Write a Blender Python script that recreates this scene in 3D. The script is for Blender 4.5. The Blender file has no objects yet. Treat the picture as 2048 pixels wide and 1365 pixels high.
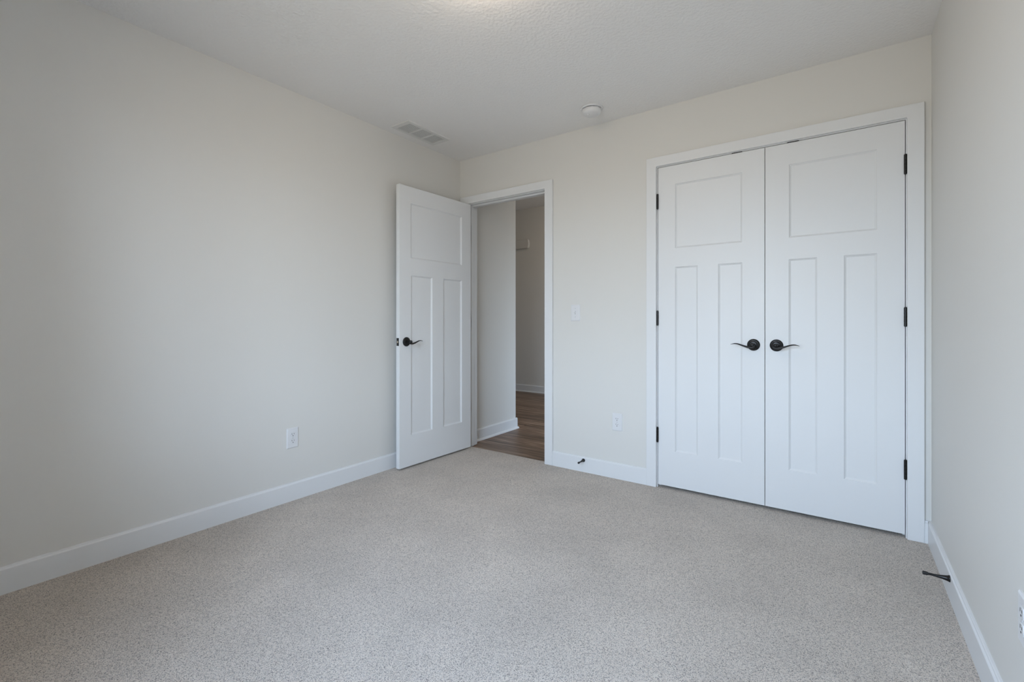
import bpy, bmesh, math, random
from mathutils import Vector, Matrix

random.seed(7)
S = bpy.context.scene
COL = S.collection

# ------------------------------------------------------------------ camera
F_PX, W_PX, H_PX, HORIZON = 925.676, 2048, 1365, 644.4694
cd = bpy.data.cameras.new('camera')
cam = bpy.data.objects.new('camera', cd); COL.objects.link(cam)
cd.sensor_fit = 'HORIZONTAL'; cd.sensor_width = 36.0
cd.lens = 36.0 * F_PX / W_PX
cd.shift_x = 0.0
cd.shift_y = (HORIZON - H_PX / 2) / W_PX
cd.clip_start = 0.02
cam.location = (2.6631, -2.9636, 1.0589)
cam.rotation_euler = (math.pi / 2, 0, 0.6205)
S.camera = cam

# ------------------------------------------------------------------ room size (metres)
RW, RD, RH = 3.008, 3.42, 2.4326      # width (x), depth (towards -y), height
WT = 0.115                            # wall thickness
WIN = (1.12, 2.56, 0.56, 2.12)        # the bedroom window in the front wall: x0, x1, z0, z1
HALL_L, HALL_R, HALL_Y, HALL_H = -3.2, 4.20, 2.91, 2.79
HWIN = (1.10, 2.40, 0.50, 2.15)         # unseen window added to light the hallway: y0, y1, z0, z1

# ------------------------------------------------------------------ sky, daylight through the windows, exposure
vs = S.view_settings
vs.view_transform = 'Standard'; vs.look = 'None'; vs.gamma = 1.0; vs.use_curve_mapping = False
vs.exposure = -0.06
world = bpy.data.worlds.new('daylight'); S.world = world
world.use_nodes = True
wn = world.node_tree.nodes; wl = world.node_tree.links; wn.clear()
w_out = wn.new('ShaderNodeOutputWorld'); w_bg = wn.new('ShaderNodeBackground')
w_tc = wn.new('ShaderNodeTexCoord'); w_sep = wn.new('ShaderNodeSeparateXYZ'); w_rm = wn.new('ShaderNodeValToRGB')
w_mp = wn.new('ShaderNodeMapRange'); w_mp.inputs['From Min'].default_value = -1; w_mp.inputs['From Max'].default_value = 1
wl.new(w_tc.outputs['Generated'], w_sep.inputs[0]); wl.new(w_sep.outputs['Z'], w_mp.inputs['Value'])
wl.new(w_mp.outputs['Result'], w_rm.inputs['Fac']); wl.new(w_rm.outputs['Color'], w_bg.inputs['Color'])
wl.new(w_bg.outputs[0], w_out.inputs['Surface'])
rm = w_rm.color_ramp
rm.elements[0].position = 0.0; rm.elements[0].color = (0.24, 0.235, 0.215, 1)      # ground
rm.elements[1].position = 1.0; rm.elements[1].color = (0.54, 0.83, 1.32, 1)       # zenith
e = rm.elements.new(0.47); e.color = (0.35, 0.345, 0.32, 1)
e = rm.elements.new(0.53); e.color = (0.80, 0.98, 1.18, 1)
w_bg.inputs['Strength'].default_value = 13.6


def portal(name, loc, rot, sx, sy):
    ld = bpy.data.lights.new(name, 'AREA'); ld.shape = 'RECTANGLE'; ld.size = sx; ld.size_y = sy
    ld.cycles.is_portal = True
    o = bpy.data.objects.new(name, ld); o.location = loc; o.rotation_euler = rot; COL.objects.link(o)


portal('hall_portal', (HALL_R + 0.06, (HWIN[0] + HWIN[1]) / 2, (HWIN[2] + HWIN[3]) / 2), (0, math.pi / 2, 0), HWIN[3] - HWIN[2], HWIN[1] - HWIN[0])
portal('window_portal', ((WIN[0] + WIN[1]) / 2, -RD - 0.06, (WIN[2] + WIN[3]) / 2), (math.pi / 2, 0, 0), WIN[1] - WIN[0], WIN[3] - WIN[2])

# ------------------------------------------------------------------ materials


def mat(name, rgb, rough=0.5, metal=0.0, bump=None, spec=0.5, emit=None):
    m = bpy.data.materials.new(name); m.use_nodes = True
    nt = m.node_tree; b = nt.nodes['Principled BSDF']
    b.inputs['Base Color'].default_value = (*rgb, 1); b.inputs['Roughness'].default_value = rough
    b.inputs['Metallic'].default_value = metal; b.inputs['Specular IOR Level'].default_value = spec
    if emit:
        b.inputs['Emission Color'].default_value = (*emit[:3], 1); b.inputs['Emission Strength'].default_value = emit[3]
    if bump:
        sc, det, strength, dist = bump
        tc = nt.nodes.new('ShaderNodeTexCoord'); n = nt.nodes.new('ShaderNodeTexNoise'); bp = nt.nodes.new('ShaderNodeBump')
        n.inputs['Scale'].default_value = sc; n.inputs['Detail'].default_value = det
        bp.inputs['Strength'].default_value = strength; bp.inputs['Distance'].default_value = dist
        nt.links.new(tc.outputs['Object'], n.inputs['Vector']); nt.links.new(n.outputs['Fac'], bp.inputs['Height'])
        nt.links.new(bp.outputs['Normal'], b.inputs['Normal'])
    return m


M_WALL = mat('wall_paint', (0.72, 0.705, 0.668), 0.6, bump=(160, 2, 0.06, 0.002), spec=0.3)
M_CEIL = mat('ceiling_paint', (0.86, 0.845, 0.825), 0.85, bump=(70, 4, 0.85, 0.004), spec=0.2)
M_TRIM = mat('trim_paint', (0.76, 0.765, 0.765), 0.38, spec=0.4)
M_DOOR = mat('door_paint', (0.76, 0.765, 0.765), 0.42, bump=(220, 2, 0.03, 0.001), spec=0.4)
M_BLACK = mat('oil_rubbed_bronze', (0.006, 0.0055, 0.0055), 0.30, 0.0, spec=0.38)
M_RUBBER = mat('black_rubber', (0.012, 0.012, 0.012), 0.6)
M_BRASS = mat('satin_nickel', (0.62, 0.56, 0.47), 0.3, 1.0)
M_PLASTIC = mat('white_plastic', (0.745, 0.745, 0.75), 0.35)
M_HOLE_SHADE = mat('hole_shade', (0.02, 0.02, 0.02), 0.9)  # near-black colour standing in for the shade inside small holes
M_DUCT_SHADE = mat('duct_shade', (0.26, 0.26, 0.255), 0.8)  # grey standing in for the shade up the duct
M_VENT = mat('vent_enamel', (0.74, 0.735, 0.71), 0.45)
M_CHIME = mat('chime_plastic', (0.66, 0.645, 0.61), 0.5)
M_FIXTURE = mat('fixture_enamel', (0.75, 0.74, 0.72), 0.4)
M_GLOBE = mat('lit_glass', (0.9, 0.85, 0.75), 0.4, emit=(1.0, 0.83, 0.66, 21.0))
M_SCREW = mat('painted_screw', (0.55, 0.56, 0.57), 0.4)


def carpet_mat():
    m = bpy.data.materials.new('speckled_carpet'); m.use_nodes = True
    nt = m.node_tree; N = nt.nodes; L = nt.links; b = N['Principled BSDF']
    b.inputs['Roughness'].default_value = 1.0; b.inputs['Specular IOR Level'].default_value = 0.05
    b.inputs['Sheen Weight'].default_value = 0.25; b.inputs['Sheen Roughness'].default_value = 0.6
    tc = N.new('ShaderNodeTexCoord')
    wob = N.new('ShaderNodeTexNoise'); wob.inputs['Scale'].default_value = 520; wob.inputs['Detail'].default_value = 1
    add = N.new('ShaderNodeVectorMath'); add.operation = 'MULTIPLY_ADD'; add.inputs[1].default_value = (0.004, 0.004, 0.004)
    L.new(tc.outputs['Object'], wob.inputs['Vector']); L.new(wob.outputs['Color'], add.inputs[0]); L.new(tc.outputs['Object'], add.inputs[2])
    v = N.new('ShaderNodeTexVoronoi'); v.inputs['Scale'].default_value = 540; v.inputs['Randomness'].default_value = 1
    L.new(add.outputs[0], v.inputs['Vector'])
    sep = N.new('ShaderNodeSeparateColor'); L.new(v.outputs['Color'], sep.inputs[0])
    ramp = N.new('ShaderNodeValToRGB'); L.new(sep.outputs[0], ramp.inputs['Fac'])
    cr = ramp.color_ramp
    cr.elements[0].position = 0.0; cr.elements[0].color = (0.16, 0.127, 0.103, 1)
    cr.elements[1].position = 1.0; cr.elements[1].color = (1.0, 0.915, 0.82, 1)
    for p, c in ((0.11, (0.29, 0.235, 0.195)), (0.24, (0.70, 0.595, 0.50)), (0.60, (0.99, 0.875, 0.76))):
        q = cr.elements.new(p); q.color = (*c, 1)
    # broad, faint patches where the pile lies differently
    big = N.new('ShaderNodeTexNoise'); big.inputs['Scale'].default_value = 2.6; big.inputs['Detail'].default_value = 4
    L.new(tc.outputs['Object'], big.inputs['Vector'])
    mr = N.new('ShaderNodeMapRange'); mr.inputs['From Min'].default_value = 0.3; mr.inputs['From Max'].default_value = 0.7
    mr.inputs['To Min'].default_value = 0.90; mr.inputs['To Max'].default_value = 1.06
    L.new(big.outputs['Fac'], mr.inputs['Value'])
    mul = N.new('ShaderNodeVectorMath'); mul.operation = 'SCALE'
    L.new(ramp.outputs['Color'], mul.inputs[0]); L.new(mr.outputs['Result'], mul.inputs['Scale'])
    L.new(mul.outputs[0], b.inputs['Base Color'])
    inv = N.new('ShaderNodeMath'); inv.operation = 'SUBTRACT'; inv.inputs[0].default_value = 1.0
    L.new(v.outputs['Distance'], inv.inputs[1])
    bp = N.new('ShaderNodeBump'); bp.inputs['Strength'].default_value = 0.9; bp.inputs['Distance'].default_value = 0.004
    L.new(inv.outputs[0], bp.inputs['Height']); L.new(bp.outputs['Normal'], b.inputs['Normal'])
    return m


def wood_mat():
    m = bpy.data.materials.new('brown_plank_floor'); m.use_nodes = True
    nt = m.node_tree; N = nt.nodes; L = nt.links; b = N['Principled BSDF']
    b.inputs['Roughness'].default_value = 0.42; b.inputs['Specular IOR Level'].default_value = 0.4
    tc = N.new('ShaderNodeTexCoord')
    br = N.new('ShaderNodeTexBrick'); br.offset = 0.37; br.offset_frequency = 2
    br.inputs['Scale'].default_value = 1.0; br.inputs['Brick Width'].default_value = 1.22; br.inputs['Row Height'].default_value = 0.178
    br.inputs['Mortar Size'].default_value = 0.0012; br.inputs['Mortar Smooth'].default_value = 0.2; br.inputs['Bias'].default_value = 0.0
    br.inputs['Color1'].default_value = (0.0, 0.0, 0.0, 1); br.inputs['Color2'].default_value = (1, 1, 1, 1); br.inputs['Mortar'].default_value = (0.5, 0.5, 0.5, 1)
    L.new(tc.outputs['Object'], br.inputs['Vector'])
    off = N.new('ShaderNodeVectorMath'); off.operation = 'MULTIPLY_ADD'; off.inputs[1].default_value = (7.3, 3.1, 0)
    L.new(br.outputs['Color'], off.inputs[0]); L.new(tc.outputs['Object'], off.inputs[2])
    mp = N.new('ShaderNodeMapping'); mp.inputs['Scale'].default_value = (1.3, 17, 1); L.new(off.outputs[0], mp.inputs['Vector'])
    n = N.new('ShaderNodeTexNoise'); n.inputs['Scale'].default_value = 1.5; n.inputs['Detail'].default_value = 7; n.inputs['Roughness'].default_value = 0.62
    L.new(mp.outputs[0], n.inputs['Vector'])
    ramp = N.new('ShaderNodeValToRGB'); L.new(n.outputs['Fac'], ramp.inputs['Fac']); cr = ramp.color_ramp
    cr.elements[0].position = 0.32; cr.elements[0].color = (0.075, 0.045, 0.029, 1)
    cr.elements[1].position = 0.70; cr.elements[1].color = (0.46, 0.33, 0.24, 1)
    q = cr.elements.new(0.5); q.color = (0.21, 0.132, 0.086, 1)
    hsv = N.new('ShaderNodeHueSaturation'); L.new(ramp.outputs['Color'], hsv.inputs['Color'])
    mr = N.new('ShaderNodeMapRange'); mr.inputs['To Min'].default_value = 0.75; mr.inputs['To Max'].default_value = 1.2
    L.new(br.outputs['Color'], mr.inputs['Value']); L.new(mr.outputs['Result'], hsv.inputs['Value'])
    seam = N.new('ShaderNodeMix'); seam.data_type = 'RGBA'; L.new(br.outputs['Fac'], seam.inputs['Factor'])
    L.new(hsv.outputs['Color'], seam.inputs[6]); seam.inputs[7].default_value = (0.03, 0.02, 0.014, 1)
    L.new(seam.outputs[2], b.inputs['Base Color'])
    bp = N.new('ShaderNodeBump'); bp.inputs['Strength'].default_value = 0.12; bp.inputs['Distance'].default_value = 0.001
    L.new(n.outputs['Fac'], bp.inputs['Height']); L.new(bp.outputs['Normal'], b.inputs['Normal'])
    return m


def glass_mat():
    m = bpy.data.materials.new('window_glass'); m.use_nodes = True
    nt = m.node_tree; N = nt.nodes; L = nt.links
    for x in list(N):
        if x.type != 'OUTPUT_MATERIAL':
            N.remove(x)
    out = [x for x in N if x.type == 'OUTPUT_MATERIAL'][0]
    t = N.new('ShaderNodeBsdfTransparent'); g = N.new('ShaderNodeBsdfGlossy'); g.inputs['Roughness'].default_value = 0.02
    f = N.new('ShaderNodeFresnel'); f.inputs['IOR'].default_value = 1.25; mx = N.new('ShaderNodeMixShader')
    L.new(f.outputs[0], mx.inputs[0]); L.new(t.outputs[0], mx.inputs[1]); L.new(g.outputs[0], mx.inputs[2]); L.new(mx.outputs[0], out.inputs['Surface'])
    return m


M_CARPET, M_WOOD, M_GLASS = carpet_mat(), wood_mat(), glass_mat()

# ------------------------------------------------------------------ mesh helpers


def box(bm, x0, x1, y0, y1, z0, z1):
    v = [bm.verts.new((x, y, z)) for x in (x0, x1) for y in (y0, y1) for z in (z0, z1)]
    for q in ((0, 1, 3, 2), (4, 6, 7, 5), (0, 4, 5, 1), (2, 3, 7, 6), (0, 2, 6, 4), (1, 5, 7, 3)):
        bm.faces.new([v[i] for i in q])


def prism(bm, pts, axis, a, b):
    """extrude a closed 2D outline along axis 'x' (pts are y,z), 'y' (x,z) or 'z' (x,y) from a to b"""
    def P(p, t):
        return {'x': (t, p[0], p[1]), 'y': (p[0], t, p[1]), 'z': (p[0], p[1], t)}[axis]
    A = [bm.verts.new(P(p, a)) for p in pts]; B = [bm.verts.new(P(p, b)) for p in pts]
    n = len(pts)
    bm.faces.new(A); bm.faces.new(B[::-1])
    for i in range(n):
        bm.faces.new((A[i], B[i], B[(i + 1) % n], A[(i + 1) % n]))


def lathe(bm, prof, M=Matrix(), seg=32):
    """revolve (radius, height) about local z; M places it"""
    rings = []
    for r, h in prof:
        if r < 1e-7:
            rings.append([bm.verts.new(M @ Vector((0, 0, h)))])
        else:
            rings.append([bm.verts.new(M @ Vector((r * math.cos(2 * math.pi * i / seg), r * math.sin(2 * math.pi * i / seg), h))) for i in range(seg)])
    for a, b in zip(rings, rings[1:]):
        for i in range(seg):
            j = (i + 1) % seg
            if len(a) == 1 and len(b) == 1:
                continue
            if len(a) == 1:
                bm.faces.new((a[0], b[j], b[i]))
            elif len(b) == 1:
                bm.faces.new((a[i], a[j], b[0]))
            else:
                bm.faces.new((a[i], a[j], b[j], b[i]))
    for r in (rings[0], rings[-1]):
        if len(r) > 1:
            bm.faces.new(r)


def obj(name, bm, material, parent=None, bevel=0, seg=2, smooth=None, loc=None, rot=None):
    bmesh.ops.recalc_face_normals(bm, faces=bm.faces)
    me = bpy.data.meshes.new(name); bm.to_mesh(me); bm.free()
    me.materials.append(material)
    o = bpy.data.objects.new(name, me); COL.objects.link(o)
    if parent:
        o.parent = parent
    if loc:
        o.location = loc
    if rot:
        o.rotation_euler = rot
    if smooth is not None:
        for p in me.polygons:
            p.use_smooth = True
        me.set_sharp_from_angle(angle=math.radians(smooth))
    if bevel:
        b = o.modifiers.new('bevel', 'BEVEL'); b.width = bevel; b.segments = seg; b.limit_method = 'ANGLE'; b.angle_limit = math.radians(50)
        b.harden_normals = False
    return o


def boxes(name, lst, material, parent=None, bevel=0, **k):
    bm = bmesh.new()
    for q in lst:
        box(bm, *q)
    return obj(name, bm, material, parent, bevel, **k)


def struct(o, label=None, cat=None):
    o['kind'] = 'structure'
    if label:
        o['label'] = label
    if cat:
        o['category'] = cat
    return o


def thing(name, label, cat, loc, rotz=0, group=None):
    o = bpy.data.objects.new(name, None); COL.objects.link(o); o.empty_display_size = 0.05
    o.location = loc; o.rotation_euler = (0, 0, rotz); o['label'] = label; o['category'] = cat
    if group:
        o['group'] = group
    return o


def dup(root, label, loc, rotz):
    r = root.copy(); COL.objects.link(r); r.location = loc; r.rotation_euler = (0, 0, rotz); r['label'] = label
    for ch in list(root.children):
        c = ch.copy(); COL.objects.link(c); c.parent = r
        for g in list(ch.children):
            d = g.copy(); COL.objects.link(d); d.parent = c
    return r


# ------------------------------------------------------------------ openings
DO = (0.085, 0.850, 2.048)           # doorway jamb faces: x0, x1, head
CL = (1.6950, 2.9140, 2.0500)        # closet jamb faces
JT = 0.016                           # jamb thickness

# ------------------------------------------------------------------ setting: floors, walls, ceilings
struct(boxes('floor', [(0, RW, -RD, 0.0, -0.06, 0), (DO[0] - JT, DO[1] + JT, 0.0, 0.036, -0.06, 0), (CL[0] - JT, CL[1] + JT, 0.0, WT, -0.06, 0), (1.50, RW, WT, 0.80, -0.06, 0)], M_CARPET),
       'speckled beige and grey carpet covering the bedroom floor', 'floor')
struct(boxes('floor_hall', [(DO[0] - JT, DO[1] + JT, 0.036, WT, -0.06, -0.005), (HALL_L, HALL_R, WT, HALL_Y, -0.06, -0.005)], M_WOOD),
       'brown wood plank floor of the hallway seen through the open doorway', 'floor')
struct(boxes('ceiling', [(-WT, RW + WT, -RD - WT, WT, RH, RH + 0.1), (1.50 - WT, RW + WT, WT, 0.80 + WT, RH, RH + 0.1)], M_CEIL),
       'off white textured bedroom ceiling', 'ceiling')
struct(boxes('ceiling_hall', [(HALL_L - WT, HALL_R + WT, WT, HALL_Y + WT, HALL_H, HALL_H + 0.1)], M_CEIL),
       'shaded hallway ceiling beyond the doorway', 'ceiling')
struct(boxes('wall_left', [(-WT, 0, -RD - WT, 0.0, -0.06, RH)], M_WALL), 'plain off white wall on the left behind the open door', 'wall')
struct(boxes('wall_back', [(-WT, DO[0] - JT, 0, WT, -0.06, RH), (DO[0] - JT, DO[1] + JT, 0, WT, DO[2] + JT, RH), (DO[1] + JT, CL[0] - JT, 0, WT, -0.06, RH),
                           (CL[0] - JT, CL[1] + JT, 0, WT, CL[2] + JT, RH), (CL[1] + JT, RW, 0, WT, -0.06, RH)], M_WALL),
       'off white wall holding the doorway and the double closet', 'wall')
struct(boxes('wall_right', [(RW, RW + WT, -RD - WT, 0.80 + WT, -0.06, RH)], M_WALL), 'plain off white wall beside the closet on the right', 'wall')
struct(boxes('wall_front', [(0, WIN[0], -RD - WT, -RD, -0.06, RH), (WIN[1], RW, -RD - WT, -RD, -0.06, RH), (WIN[0], WIN[1], -RD - WT, -RD, -0.06, WIN[2]), (WIN[0], WIN[1], -RD - WT, -RD, WIN[3], RH)], M_WALL),
       'off white bedroom wall with the window, behind the viewer', 'wall')
struct(boxes('wall_closet', [(1.50 - WT, 1.50, WT, 0.80 + WT, -0.06, RH), (1.50, RW, 0.80, 0.80 + WT, -0.06, RH)], M_WALL), 'inside walls of the closet behind its doors', 'wall')
struct(boxes('wall_hall', [(-WT, 0, WT, 0.825, -0.06, HALL_H), (HALL_L, -WT, 0.71, 0.825, -0.06, HALL_H)], M_WALL),
       'grey white hallway wall with an outside corner just beyond the doorway', 'wall')
struct(boxes('wall_hall_far', [(HALL_L - WT, HALL_R + WT, HALL_Y, HALL_Y + WT, -0.06, HALL_H)], M_WALL), 'shaded far wall of the hallway holding the chime box', 'wall')
struct(boxes('wall_hall_left', [(HALL_L - WT, HALL_L, 0.71, HALL_Y, -0.06, HALL_H)], M_WALL), 'left end wall of the hallway', 'wall')
struct(boxes('wall_hall_right', [(HALL_R, HALL_R + WT, 0.80, HWIN[0], -0.06, HALL_H), (HALL_R, HALL_R + WT, HWIN[1], HALL_Y, -0.06, HALL_H), (HALL_R, HALL_R + WT, HWIN[0], HWIN[1], -0.06, HWIN[2]), (HALL_R, HALL_R + WT, HWIN[0], HWIN[1], HWIN[3], HALL_H),
                                 (RW + WT, HALL_R, 0.80, 0.80 + WT, -0.06, HALL_H), (-WT, 1.50 - WT, WT - 0.02, WT, RH, HALL_H), (1.50 - WT, RW + WT, 0.80, 0.80 + WT, RH + 0.1, HALL_H), (1.50 - WT, 1.50, WT, 0.80, RH + 0.1, HALL_H)], M_WALL), 'right end wall of the hallway', 'wall')

# ------------------------------------------------------------------ baseboards
BH, BT = 0.107, 0.014
PROF = [(0, 0), (BT, 0), (BT, BH - 0.011), (BT - 0.002, BH - 0.008), (BT - 0.0045, BH - 0.006), (BT - 0.006, BH - 0.001), (BT - 0.0075, BH), (0, BH)]


def base_x(bm, x0, x1, y, z=0.0, prof=PROF):          # on a wall facing -y
    prism(bm, [(y - d, z + h) for d, h in prof], 'x', x0, x1)


def base_y(bm, y0, y1, x, s, z=0.0, prof=PROF):       # on a wall facing s * x
    prism(bm, [(x + s * d, z + h) for d, h in prof], 'y', y0, y1)


CW = 0.0635                                            # closet casing width
DCW = 0.0665                                           # doorway casing width
RV = 0.0045                                            # reveal
bm = bmesh.new(); base_y(bm, -RD, 0, 0.0, 1); struct(obj('baseboard_left', bm, M_TRIM, smooth=25), 'white baseboard running along the left wall', 'baseboard')
bm = bmesh.new(); base_x(bm, DO[1] + RV + DCW, CL[0] - RV - CW, 0.0)
struct(obj('baseboard_back', bm, M_TRIM, smooth=25), 'short white baseboard between the doorway and the closet casing', 'baseboard')
bm = bmesh.new(); base_x(bm, CL[1] + RV + CW, RW - BT, 0.0)
struct(obj('baseboard_corner', bm, M_TRIM, smooth=25), 'sliver of white baseboard between closet casing and right wall', 'baseboard')
bm = bmesh.new(); base_y(bm, -RD, 0, RW, -1); struct(obj('baseboard_right', bm, M_TRIM, smooth=25), 'white baseboard running along the right wall', 'baseboard')
bm = bmesh.new(); prism(bm, [(-RD + d, h) for d, h in PROF], 'x', BT, RW - BT); struct(obj('baseboard_front', bm, M_TRIM, smooth=25), 'white baseboard under the bedroom window', 'baseboard')
SHOE = [(BT, 0), (BT + 0.012, 0), (BT + 0.011, 0.007), (BT + 0.007, 0.014), (BT, 0.018)]
ZH = -0.005
bm = bmesh.new()
base_y(bm, WT, 0.825 + BT, 0.0, 1, ZH)
prism(bm, [(0.825 + d, ZH + h) for d, h in PROF], 'x', HALL_L, 0.0)
hb = struct(obj('baseboard_hall', bm, M_TRIM, smooth=25), 'white baseboard with shoe molding wrapping the hallway corner', 'baseboard')
bm = bmesh.new()
base_y(bm, WT, 0.825 + BT + 0.012, 0.0, 1, ZH, SHOE)
prism(bm, [(0.825 + d, ZH + h) for d, h in SHOE], 'x', HALL_L, BT)
obj('shoe_molding', bm, M_TRIM, hb, smooth=25)
bm = bmesh.new(); base_x(bm, HALL_L, HALL_R, HALL_Y, ZH)
hf = struct(obj('baseboard_hall_far', bm, M_TRIM, smooth=25), 'white baseboard at the foot of the far hallway wall', 'baseboard')
bm = bmesh.new(); base_x(bm, HALL_L, HALL_R, HALL_Y, ZH, SHOE); obj('shoe_molding', bm, M_TRIM, hf, smooth=25)

# ------------------------------------------------------------------ jambs and casings


def frame_trim(name, op, cw, label, top_h, stop):
    x0, x1, h = op
    j = struct(boxes(name, [(x0 - JT, x0, 0.0, WT, 0, h), (x1, x1 + JT, 0.0, WT, 0, h), (x0 - JT, x1 + JT, 0.0, WT, h, h + JT)], M_TRIM), label, 'door trim')
    a, b, t = x0 - RV, x1 + RV, h + RV
    ct = 0.018
    bm = bmesh.new()
    prism(bm, [(a - cw, 0), (a, 0), (a, t), (b, t), (b, 0), (b + cw, 0), (b + cw, t + top_h), (a - cw, t + top_h)], 'y', -ct, 0)
    obj('casing', bm, M_TRIM, j, bevel=0.0025)
    y0, y1 = stop
    s = 0.011
    boxes('stop_strip', [(x0, x0 + s, y0, y1, 0, h), (x1 - s, x1, y0, y1, 0, h), (x0 + s, x1 - s, y0, y1, h - s, h)], M_TRIM, j, bevel=0.0015)
    return j


j1 = frame_trim('trim_1', DO, DCW, 'white casing and jamb around the open doorway to the hall', 0.0605, (0.038, 0.073))
# casing on the hall side of the doorway
boxes('casing', [(DO[0] - RV - 0.055, DO[0] - RV, WT, WT + 0.016, 0, DO[2] + RV), (DO[1] + RV, DO[1] + RV + DCW, WT, WT + 0.016, 0, DO[2] + RV), (DO[0] - RV - 0.055, DO[1] + RV + DCW, WT, WT + 0.016, DO[2] + RV, DO[2] + RV + 0.06)], M_TRIM, j1, bevel=0.002)
j2 = frame_trim('trim_2', CL, CW, 'white casing and jamb around the double closet doors', 0.0600, (0.038, 0.073))

# ------------------------------------------------------------------ doors


def door_slab(w, z0, z1, th, panels):
    """slab from u=0..w along x, faces at y=0 (front) and y=th; panels = (u0,u1,z0,z1) recessed in both faces"""
    bm = bmesh.new()
    us = sorted({0, w, *[p[0] for p in panels], *[p[1] for p in panels]})
    zs = sorted({z0, z1, *[p[2] for p in panels], *[p[3] for p in panels]})
    SW, DP = 0.0095, 0.009
    for y, s in ((0.0, 1), (th, -1)):
        V = {}

        def vv(u, z):
            k = (round(u, 5), round(z, 5))
            if k not in V:
                V[k] = bm.verts.new((u, y, z))
            return V[k]
        for i in range(len(us) - 1):
            for k in range(len(zs) - 1):
                cu, cz = (us[i] + us[i + 1]) / 2, (zs[k] + zs[k + 1]) / 2
                if any(p[0] < cu < p[1] and p[2] < cz < p[3] for p in panels):
                    continue
                bm.faces.new((vv(us[i], zs[k]), vv(us[i + 1], zs[k]), vv(us[i + 1], zs[k + 1]), vv(us[i], zs[k + 1])))
        for p in panels:
            ring = []
            for ins, d in ((0, 0), (0.0008, 0.0025), (SW * 0.45, DP * 0.62), (SW, DP)):
                a, b, c, e_ = p[0] + ins, p[1] - ins, p[2] + ins, p[3] - ins
                if d == 0:
                    # walk the outer border through every grid vertex on it
                    path = [vv(u, c) for u in us if a <= u <= b] + [vv(b, z) for z in zs if c < z <= e_] + [vv(u, e_) for u in us[::-1] if a <= u < b] + [vv(a, z) for z in zs[::-1] if c < z < e_]
                    ring.append(path)
                else:
                    ring.append([bm.verts.new((a, y + s * d, c)), bm.verts.new((b, y + s * d, c)), bm.verts.new((b, y + s * d, e_)), bm.verts.new((a, y + s * d, e_))])
            outer, r1 = ring[0], ring[1]
            cor = [outer.index(vv(p[0], p[2])), outer.index(vv(p[1], p[2])), outer.index(vv(p[1], p[3])), outer.index(vv(p[0], p[3]))]
            for q in range(4):
                i0, i1 = cor[q], cor[(q + 1) % 4]
                seg = outer[i0:i1 + 1] if i1 > i0 else outer[i0:] + outer[:i1 + 1]
                bm.faces.new(seg + [r1[(q + 1) % 4], r1[q]])
            for A, B in zip(ring[1:], ring[2:]):
                for q in range(4):
                    bm.faces.new((A[q], A[(q + 1) % 4], B[(q + 1) % 4], B[q]))
            bm.faces.new(ring[-1])
    bm.verts.ensure_lookup_table()
    # rim
    def find(u, y, z):
        for v in bm.verts:
            if abs(v.co.x - u) < 1e-5 and abs(v.co.y - y) < 1e-5 and abs(v.co.z - z) < 1e-5:
                return v
    def strip(pts):
        A = [find(u, 0.0, z) for u, z in pts]; B = [find(u, th, z) for u, z in pts]
        for i in range(len(pts) - 1):
            bm.faces.new((A[i], A[i + 1], B[i + 1], B[i]))
    strip([(u, z0) for u in us]); strip([(u, z1) for u in us]); strip([(0, z) for z in zs]); strip([(w, z) for z in zs])
    return bm


def sweep(bm, path, seg=14):
    """tube through path of (point, half-height, half-depth); local frame keeps depth along y"""
    rings = []
    n = len(path)
    for i, (p, hz, hy) in enumerate(path):
        a = Vector(path[max(0, i - 1)][0]); b = Vector(path[min(n - 1, i + 1)][0])
        t = (b - a).normalized(); d = Vector((0, 1, 0)); d = (d - t * d.dot(t)).normalized(); u = t.cross(d)
        rings.append([bm.verts.new(Vector(p) + d * hy * math.cos(2 * math.pi * k / seg) + u * hz * math.sin(2 * math.pi * k / seg)) for k in range(seg)])
    for A, B in zip(rings, rings[1:]):
        for k in range(seg):
            j = (k + 1) % seg
            bm.faces.new((A[k], A[j], B[j], B[k]))
    bm.faces.new(rings[0]); bm.faces.new(rings[-1])


def catmull(pts, n=7):
    out = []
    P = [pts[0]] + list(pts) + [pts[-1]]
    for i in range(1, len(P) - 2):
        for k in range(n):
            t = k / n
            out.append(tuple(0.5 * ((2 * b) + (-a + c) * t + (2 * a - 5 * b + 4 * c - d) * t * t + (-a + 3 * b - 3 * c + d) * t ** 3)
                             for a, b, c, d in zip(P[i - 1], P[i], P[i + 1], P[i + 2])))
    out.append(tuple(pts[-1]))
    return out


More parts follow.
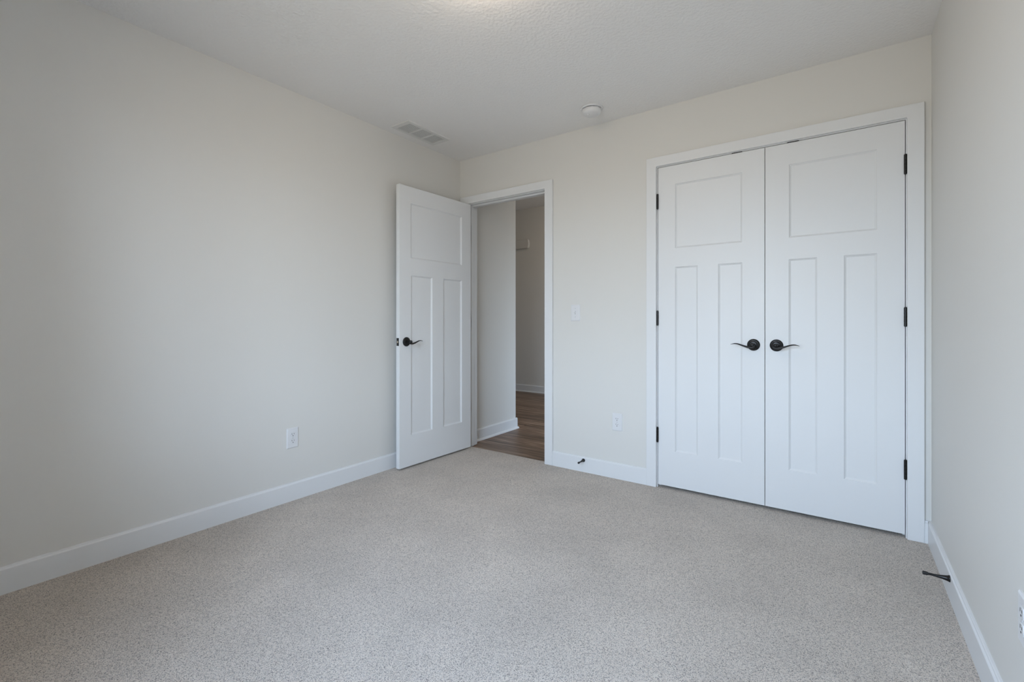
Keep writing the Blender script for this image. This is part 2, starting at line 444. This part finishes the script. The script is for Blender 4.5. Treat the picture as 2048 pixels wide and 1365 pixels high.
def door_handle(parent, loc, rotz, s):
    """black wave lever: local y points INTO the door, lever runs along s * x"""
    R = Matrix.Rotation(math.pi / 2, 4, 'X')           # local z of the lathe -> -y (out of the face)
    bm = bmesh.new()
    lathe(bm, [(0.0, 0.0), (0.0325, 0.0), (0.0335, 0.002), (0.0330, 0.005), (0.0295, 0.0085), (0.0275, 0.0095), (0.0245, 0.0098), (0.0235, 0.0115), (0.018, 0.0135), (0.0145, 0.0145), (0.0, 0.0145)], R, 48)
    h = obj('door_handle', bm, M_BLACK, parent, smooth=35, loc=loc, rot=(0, 0, rotz))
    bm = bmesh.new()
    lathe(bm, [(0.0, 0.0145), (0.0115, 0.0145), (0.0105, 0.022), (0.0098, 0.030), (0.0105, 0.038), (0.0120, 0.044), (0.0122, 0.050), (0.0108, 0.0555), (0.007, 0.059), (0.0, 0.060)], R, 32)
    obj('lever_hub', bm, M_BLACK, h, smooth=40)
    pts = [(-0.0095, -0.049, 0.0005, 0.0050, 0.0070), (-0.0070, -0.050, -0.0085, 0.0060, 0.0085), (0.004, -0.0505, -0.0130, 0.0062, 0.0095), (0.018, -0.051, -0.0125, 0.0062, 0.0095),
           (0.036, -0.0515, -0.0080, 0.0054, 0.0088), (0.056, -0.0515, -0.0010, 0.0044, 0.0080), (0.074, -0.051, 0.0050, 0.0036, 0.0072),
           (0.090, -0.050, 0.0066, 0.0030, 0.0060), (0.103, -0.049, 0.0046, 0.0018, 0.0044), (0.112, -0.048, 0.0018, 0.0011, 0.0024)]
    cm = catmull(pts)
    bm = bmesh.new(); sweep(bm, [((s * x, y, z), hz, hy) for x, y, z, hz, hy in cm])
    obj('lever', bm, M_BLACK, h, smooth=50)
    return h


HZ = [(1.783, 1.878), (1.038, 1.130), (0.290, 0.384)]


def hinge(parent, pin, z0, z1, leaf):
    """black butt hinge: knuckle barrel at pin (x,y) plus the leaf boxes"""
    bm = bmesh.new()
    n = 5; L = (z1 - z0) / n
    for i in range(n):
        lathe(bm, [(0.0, z0 + i * L + 0.0002), (0.0064, z0 + i * L + 0.0002), (0.0064, z0 + (i + 1) * L - 0.0002), (0.0, z0 + (i + 1) * L - 0.0002)],
              Matrix.Translation((pin[0], pin[1], 0)), 16)
    lathe(bm, [(0.0, z0 - 0.003), (0.0042, z0 - 0.002), (0.0042, z1 + 0.002), (0.0, z1 + 0.003)], Matrix.Translation((pin[0], pin[1], 0)), 12)
    h = obj('hinge', bm, M_BLACK, parent, smooth=40)
    boxes('hinge_leaf', [(leaf[0], leaf[1], leaf[2], leaf[3], z0, z1)], M_BLACK, h)
    return h


# the open bedroom door: hinged at the left jamb, swung 91.4 degrees into the room
DW, DT = 0.752, 0.035
pn = [(0.110, 0.647, 1.524, 1.921), (0.110, 0.317, 0.238, 1.397), (0.436, 0.643, 0.238, 1.397)]
d1 = struct(obj('door_1', door_slab(DW, 0.014, 2.041, DT, pn), M_DOOR, bevel=0.0014), 'white three panel door swung open against the left wall', 'door')
# local: u along the door from the hinge, y=0 room face, y=DT hall face; pin at u=-0.001, y=-0.006
ang = math.radians(-91.4)
pin_w = Vector((DO[0] + 0.001, -0.0065, 0)); pin_l = Vector((-0.002, -0.0065, 0))
d1.rotation_euler = (0, 0, ang)
d1.location = pin_w - Matrix.Rotation(ang, 3, 'Z') @ pin_l
for z0, z1 in ((1.755, 1.845), (1.02, 1.11), (0.30, 0.39)):
    h = hinge(d1, (pin_l.x, pin_l.y), z0, z1, (-0.0016, 0.0002, -0.004, DT - 0.004))
    bm = bmesh.new(); box(bm, DO[0], DO[0] + 0.0018, -0.004, 0.032, z0, z1)      # the leaf that stays on the jamb
    bm.transform((Matrix.Translation(d1.location) @ Matrix.Rotation(ang, 4, 'Z')).inverted())
    obj('hinge_leaf', bm, M_BLACK, h)
door_handle(d1, (DW - 0.062, DT, 0.917), math.pi, 1)     # hall face; lever points back to the hinge
lp = boxes('latch_plate', [(DW - 0.0005, DW + 0.0012, DT / 2 - 0.0125, DT / 2 + 0.0125, 0.889, 0.945)], M_BLACK, d1, bevel=0.0006)
bm = bmesh.new()
prism(bm, [(DW + 0.001, DT / 2 + 0.007), (DW + 0.008, DT / 2 + 0.006), (DW + 0.009, DT / 2 + 0.002), (DW + 0.001, DT / 2 - 0.007)], 'z', 0.910, 0.924)
obj('latch_bolt', bm, M_BRASS, lp, bevel=0.001)['label'] = 'small metallic latch bolt'

# the two closed closet doors
CZ0, CZ1 = 0.018, 2.047
LX = (1.6980, 2.3030)
RX = (2.3060, 2.9110)
cw_ = LX[1] - LX[0]


def closet_door(name, x0, panels, hinge_left, label):
    o = struct(obj(name, door_slab(cw_, CZ0, CZ1, DT, panels), M_DOOR, bevel=0.0012, loc=(x0, 0, 0)), label, 'door')
    px = -0.0015 if hinge_left else cw_ + 0.0015
    for z0, z1 in HZ:
        hinge(o, (px, -0.0062), z0, z1, (px - 0.0012, px + 0.0012, -0.004, 0.020))
    kx, s = (2.2470 - x0, -1) if hinge_left else (2.3620 - x0, 1)
    door_handle(o, (kx, 0, 0.928), 0, s)
    cx = (2.160 if hinge_left else 2.4405) - x0
    boxes('ball_catch', [(cx - 0.029, cx + 0.029, -0.0005, 0.026, CZ1 - 0.0004, CZ1 + 0.0026), (cx - 0.027, cx + 0.027, -0.0030, 0.0, CZ1 - 0.0002, CZ1 + 0.0036)], M_BLACK, o)
    return o


pl = [(0.1075, 0.489, 1.524, 1.928), (0.1075, 0.2425, 0.241, 1.405), (0.360, 0.490, 0.241, 1.405)]
pr_ = [(cw_ - b, cw_ - a, c, d) for a, b, c, d in pl]
closet_door('door_2', LX[0], pl, True, 'closed white closet door hinged at left, lever pointing left')
closet_door('door_3', RX[0], pr_, False, 'closed white closet door beside the right wall, lever pointing right')

# ------------------------------------------------------------------ window behind the camera (lights the room)
x0, x1, z0, z1 = WIN
yb, yf = -RD - WT, -RD
win = struct(boxes('window_1', [(x0, x0 + 0.045, yb + 0.02, yb + 0.09, z0, z1), (x1 - 0.045, x1, yb + 0.02, yb + 0.09, z0, z1), (x0 + 0.045, x1 - 0.045, yb + 0.02, yb + 0.09, z0, z0 + 0.045),
                               (x0 + 0.045, x1 - 0.045, yb + 0.02, yb + 0.09, z1 - 0.045, z1)], M_TRIM), 'white framed bedroom window behind the viewer', 'window')
mid = (x0 + x1) / 2
boxes('sash', [(mid - 0.025, mid + 0.025, yb + 0.03, yb + 0.075, z0 + 0.045, z1 - 0.045)], M_TRIM, win)
boxes('pane', [(x0 + 0.045, mid - 0.025, yb + 0.048, yb + 0.054, z0 + 0.045, z1 - 0.045)], M_GLASS, win)
boxes('pane', [(mid + 0.025, x1 - 0.045, yb + 0.048, yb + 0.054, z0 + 0.045, z1 - 0.045)], M_GLASS, win)
boxes('casing', [(x0 - 0.064, x0, yf, yf + 0.018, z0, z1), (x1, x1 + 0.064, yf, yf + 0.018, z0, z1), (x0 - 0.064, x1 + 0.064, yf, yf + 0.018, z1, z1 + 0.064)], M_TRIM, win)
boxes('sill', [(x0 - 0.08, x1 + 0.08, yf, yf + 0.035, z0 - 0.02, z0)], M_TRIM, win)

y0, y1, z0, z1 = HWIN  # unseen window, added to bring daylight into the hallway from the right
w2 = struct(boxes('window_2', [(HALL_R + 0.03, HALL_R + 0.09, y0, y0 + 0.045, z0, z1), (HALL_R + 0.03, HALL_R + 0.09, y1 - 0.045, y1, z0, z1), (HALL_R + 0.03, HALL_R + 0.09, y0 + 0.045, y1 - 0.045, z0, z0 + 0.045),
                               (HALL_R + 0.03, HALL_R + 0.09, y0 + 0.045, y1 - 0.045, z1 - 0.045, z1)], M_TRIM), 'white framed window added unseen at the hallway end for daylight', 'window')
boxes('pane', [(HALL_R + 0.057, HALL_R + 0.063, y0 + 0.045, y1 - 0.045, z0 + 0.045, z1 - 0.045)], M_GLASS, w2)

# ------------------------------------------------------------------ ceiling lamp (just above the frame; it is lit)
t = thing('ceiling_light', 'round flush ceiling light, lit warm, above the middle of the room', 'ceiling light', (1.580, -1.660, RH))
bm = bmesh.new(); lathe(bm, [(0.0, 0.0), (0.165, 0.0), (0.170, -0.004), (0.170, -0.018), (0.164, -0.022), (0.0, -0.022)], seg=64)
obj('base_pan', bm, M_FIXTURE, t, smooth=40)
bm = bmesh.new(); lathe(bm, [(0.0, -0.022), (0.158, -0.022), (0.160, -0.034), (0.150, -0.056), (0.125, -0.078), (0.085, -0.094), (0.040, -0.102), (0.0, -0.104)], seg=64)
obj('glass_dome', bm, M_GLOBE, t, smooth=40)

# added lamp, unseen past the door head, to warm and brighten the hallway
hall_fill_lamp = dup(t, 'round flush ceiling light added unseen to warm and brighten the hallway', (0.05, 1.90, HALL_H), 0)

# ------------------------------------------------------------------ smoke detector
t = thing('smoke_detector', 'round white smoke detector on the ceiling above the closet wall', 'smoke detector', (1.350, -0.245, RH))
bm = bmesh.new(); lathe(bm, [(0.0, 0.0), (0.070, 0.0), (0.0715, -0.002), (0.0705, -0.006), (0.067, -0.0085), (0.0, -0.0085)], seg=56)
obj('base_plate', bm, M_PLASTIC, t, smooth=35)
bm = bmesh.new(); lathe(bm, [(0.0, -0.0085), (0.052, -0.0085), (0.052, -0.0125), (0.0, -0.0125)], seg=48)  # solid disc, the slot's shade put into its dark colour
obj('gap_shade_disc', bm, M_HOLE_SHADE, t, smooth=35)['label'] = 'dark disc for the shade in the air inlet slot'
bm = bmesh.new(); lathe(bm, [(0.0, -0.0125), (0.060, -0.0125), (0.061, -0.015), (0.0595, -0.028), (0.0575, -0.032), (0.050, -0.0385), (0.038, -0.042), (0.0, -0.043)], seg=56)
body = obj('body', bm, M_PLASTIC, t, smooth=35)
for k in range(10):
    a = 2 * math.pi * k / 10 + 0.2
    bm = bmesh.new(); box(bm, 0.052, 0.062, -0.0015, 0.0015, -0.0128, -0.0080)
    obj('spacer', bm, M_PLASTIC, body, rot=(0, 0, a))
bm = bmesh.new(); lathe(bm, [(0.0, -0.041), (0.011, -0.041), (0.010, -0.0455), (0.0, -0.046)], Matrix.Translation((-0.018, -0.018, 0)), 24)
obj('test_button', bm, M_PLASTIC, body, smooth=35)

# ------------------------------------------------------------------ ceiling air vent
t = thing('ceiling_vent', 'white louvered air vent with three banks, on ceiling beside left wall', 'vent', (0.174, -0.611, RH))
VX, VY = 0.0905, 0.205
banks = [(-0.170, -0.066), (-0.049, 0.053), (0.070, 0.172)]
bx = 0.068
bm = bmesh.new()
T = 0.0075
box(bm, -VX, -bx, -VY, VY, -T, 0); box(bm, bx, VX, -VY, VY, -T, 0)
ys = [-VY] + [v for b in banks for v in b] + [VY]
for i in range(0, len(ys), 2):
    box(bm, -bx, bx, ys[i], ys[i + 1], -T, 0)
bmesh.ops.remove_doubles(bm, verts=bm.verts, dist=1e-5)
obj('vent_frame', bm, M_VENT, t, bevel=0)
bm = bmesh.new(); box(bm, -bx, bx, -0.172, 0.174, -0.0006, 0)  # flat plate under an unbroken ceiling, its grey painted as duct shade
obj('duct_shade_plate', bm, M_DUCT_SHADE, t)['label'] = 'grey plate for the shade behind the louvers'
for y0, y1 in banks:
    bm = bmesh.new()
    n = 12
    for k in range(n):
        xc = -bx + (k + 0.5) * 2 * bx / n
        prism(bm, [(xc - 0.0046, -0.0064), (xc - 0.0038, -0.0068), (xc - 0.0004, -0.0044), (xc - 0.0012, -0.0039)], 'y', y0 + 0.001, y1 - 0.006)
        box(bm, xc - 0.0042, xc - 0.0018, y1 - 0.006, y1, -0.0060, -0.0050)
    obj('louver_bank', bm, M_VENT, t)

# ------------------------------------------------------------------ switch and outlets


def plate_bm(w, h, t):
    bm = bmesh.new()
    a, b = w / 2, h / 2
    f = 0.0045
    prof = [(a, b, 0.0), (a, b, 0.0018), (a - f * 0.5, b - f * 0.5, t * 0.8), (a - f, b - f, t)]
    rings = []
    for x, z, d in prof:
        rings.append([bm.verts.new((sx * x, -d, sz * z)) for sx, sz in ((-1, -1), (1, -1), (1, 1), (-1, 1))])
    for A, B in zip(rings, rings[1:]):
        for q in range(4):
            bm.faces.new((A[q], A[(q + 1) % 4], B[(q + 1) % 4], B[q]))
    bm.faces.new(rings[0]); bm.faces.new(rings[-1])
    return bm


RY = Matrix.Rotation(math.pi / 2, 4, 'X')


def screw(parent, z, y):
    bm = bmesh.new(); lathe(bm, [(0, y), (0.0034, y), (0.0030, y + 0.0010), (0, y + 0.0012)], Matrix.Translation((0, 0, z)) @ RY, 16)
    return obj('screw', bm, M_SCREW, parent, smooth=40)


t = thing('light_switch', 'white toggle light switch on the wall beside the doorway casing', 'light switch', (1.1055, 0, 1.1255))
obj('face_plate', plate_bm(0.0715, 0.117, 0.0055), M_PLASTIC, t)
bm = bmesh.new(); box(bm, -0.0052, 0.0052, -0.0060, -0.0050, -0.012, 0.012); obj('toggle_slot', bm, M_SCREW, t)
bm = bmesh.new(); prism(bm, [(-0.0055, -0.009), (-0.0055, 0.005), (-0.0165, 0.0105), (-0.0170, 0.0055)], 'x', -0.0042, 0.0042)
obj('toggle', bm, M_PLASTIC, t, bevel=0.0008)
screw(t, 0.0302, 0.0054); screw(t, -0.0302, 0.0054)


def outlet(label, loc, rotz):
    t = thing('wall_outlet', label, 'outlet', loc, rotz, 'white wall outlets')
    obj('face_plate', plate_bm(0.0715, 0.1185, 0.0055), M_PLASTIC, t)
    for zc in (0.0195, -0.0195):
        bm = bmesh.new(); n = 40
        pts = []
        for k in range(n):
            a = 2 * math.pi * k / n
            pts.append((0.0172 * math.cos(a), max(-0.0143, min(0.0143, 0.0172 * math.sin(a)))))
        prism(bm, pts, 'y', -0.0050, -0.0072)
        r = obj('receptacle', bm, M_PLASTIC, t, loc=(0, 0, zc), bevel=0.0007)
        bm = bmesh.new()  # solid dark pieces, coloured as the shade in the slots
        box(bm, -0.0075, -0.0053, -0.0076, -0.0068, 0.0005, 0.0090); box(bm, 0.0053, 0.0073, -0.0076, -0.0068, 0.0012, 0.0083)
        lathe(bm, [(0, 0.0068), (0.0027, 0.0068), (0.0027, 0.0076), (0, 0.0076)], Matrix.Translation((0, 0, -0.0066)) @ RY, 16)
        obj('socket_shade', bm, M_HOLE_SHADE, r)['label'] = 'dark pieces for the shade in the socket slots'
    screw(t, 0, 0.0054)
    return t


o1 = outlet('white duplex outlet on the wall between the doorway and the closet', (1.4215, 0, 0.3815), 0)
dup(o1, 'white duplex outlet low on the left wall, left of the open door', (0, -1.4835, 0.3700), math.pi / 2)
dup(o1, 'white outlet low on the right wall, cut by the edge of the photo', (RW, -1.3615 - 0.036, 0.3620), -math.pi / 2)

# ------------------------------------------------------------------ door stops


def door_stop(label, loc, rotz):
    """local: base on the y=0 plane, pointing to -y"""
    t = thing('door_stop', label, 'door stop', loc, rotz, 'black door stops')
    bm = bmesh.new(); lathe(bm, [(0, 0), (0.0122, 0), (0.0126, 0.0015), (0.0122, 0.004), (0.0108, 0.0055), (0.0088, 0.014), (0.0066, 0.026), (0.0050, 0.040), (0.0044, 0.052), (0.0044, 0.066), (0, 0.066)], RY, 28)
    obj('stem', bm, M_BLACK, t, smooth=40)
    bm = bmesh.new(); lathe(bm, [(0, 0.062), (0.0056, 0.062), (0.0066, 0.066), (0.0070, 0.076), (0.0062, 0.0785), (0, 0.079)], RY, 24)
    obj('rubber_tip', bm, M_RUBBER, t, smooth=40)
    return t


s1 = door_stop('black door stop on the baseboard between the doorway and the closet', (1.175, -BT, 0.083), 0)
s2 = dup(s1, 'black door stop sticking out of the right wall baseboard', (RW - BT, -0.569, 0.084), -math.pi / 2)

# ------------------------------------------------------------------ chime box on the far hallway wall
t = thing('door_chime', 'white chime box high on the far hallway wall, seen through the doorway', 'chime', (-1.330, HALL_Y, 2.246))
bm = bmesh.new()
n = 14
pts = []
for k in range(n + 1):
    a = -math.pi / 2 + math.pi * k / n
    pts.append((0.108 + 0.022 * math.cos(a), 0.067 * math.sin(a)))
for k in range(n + 1):
    a = math.pi / 2 + math.pi * k / n
    pts.append((-0.108 + 0.022 * math.cos(a), 0.067 * math.sin(a)))
prism(bm, pts, 'y', 0, -0.045)
obj('cover', bm, M_CHIME, t, bevel=0.006, seg=3, smooth=40)
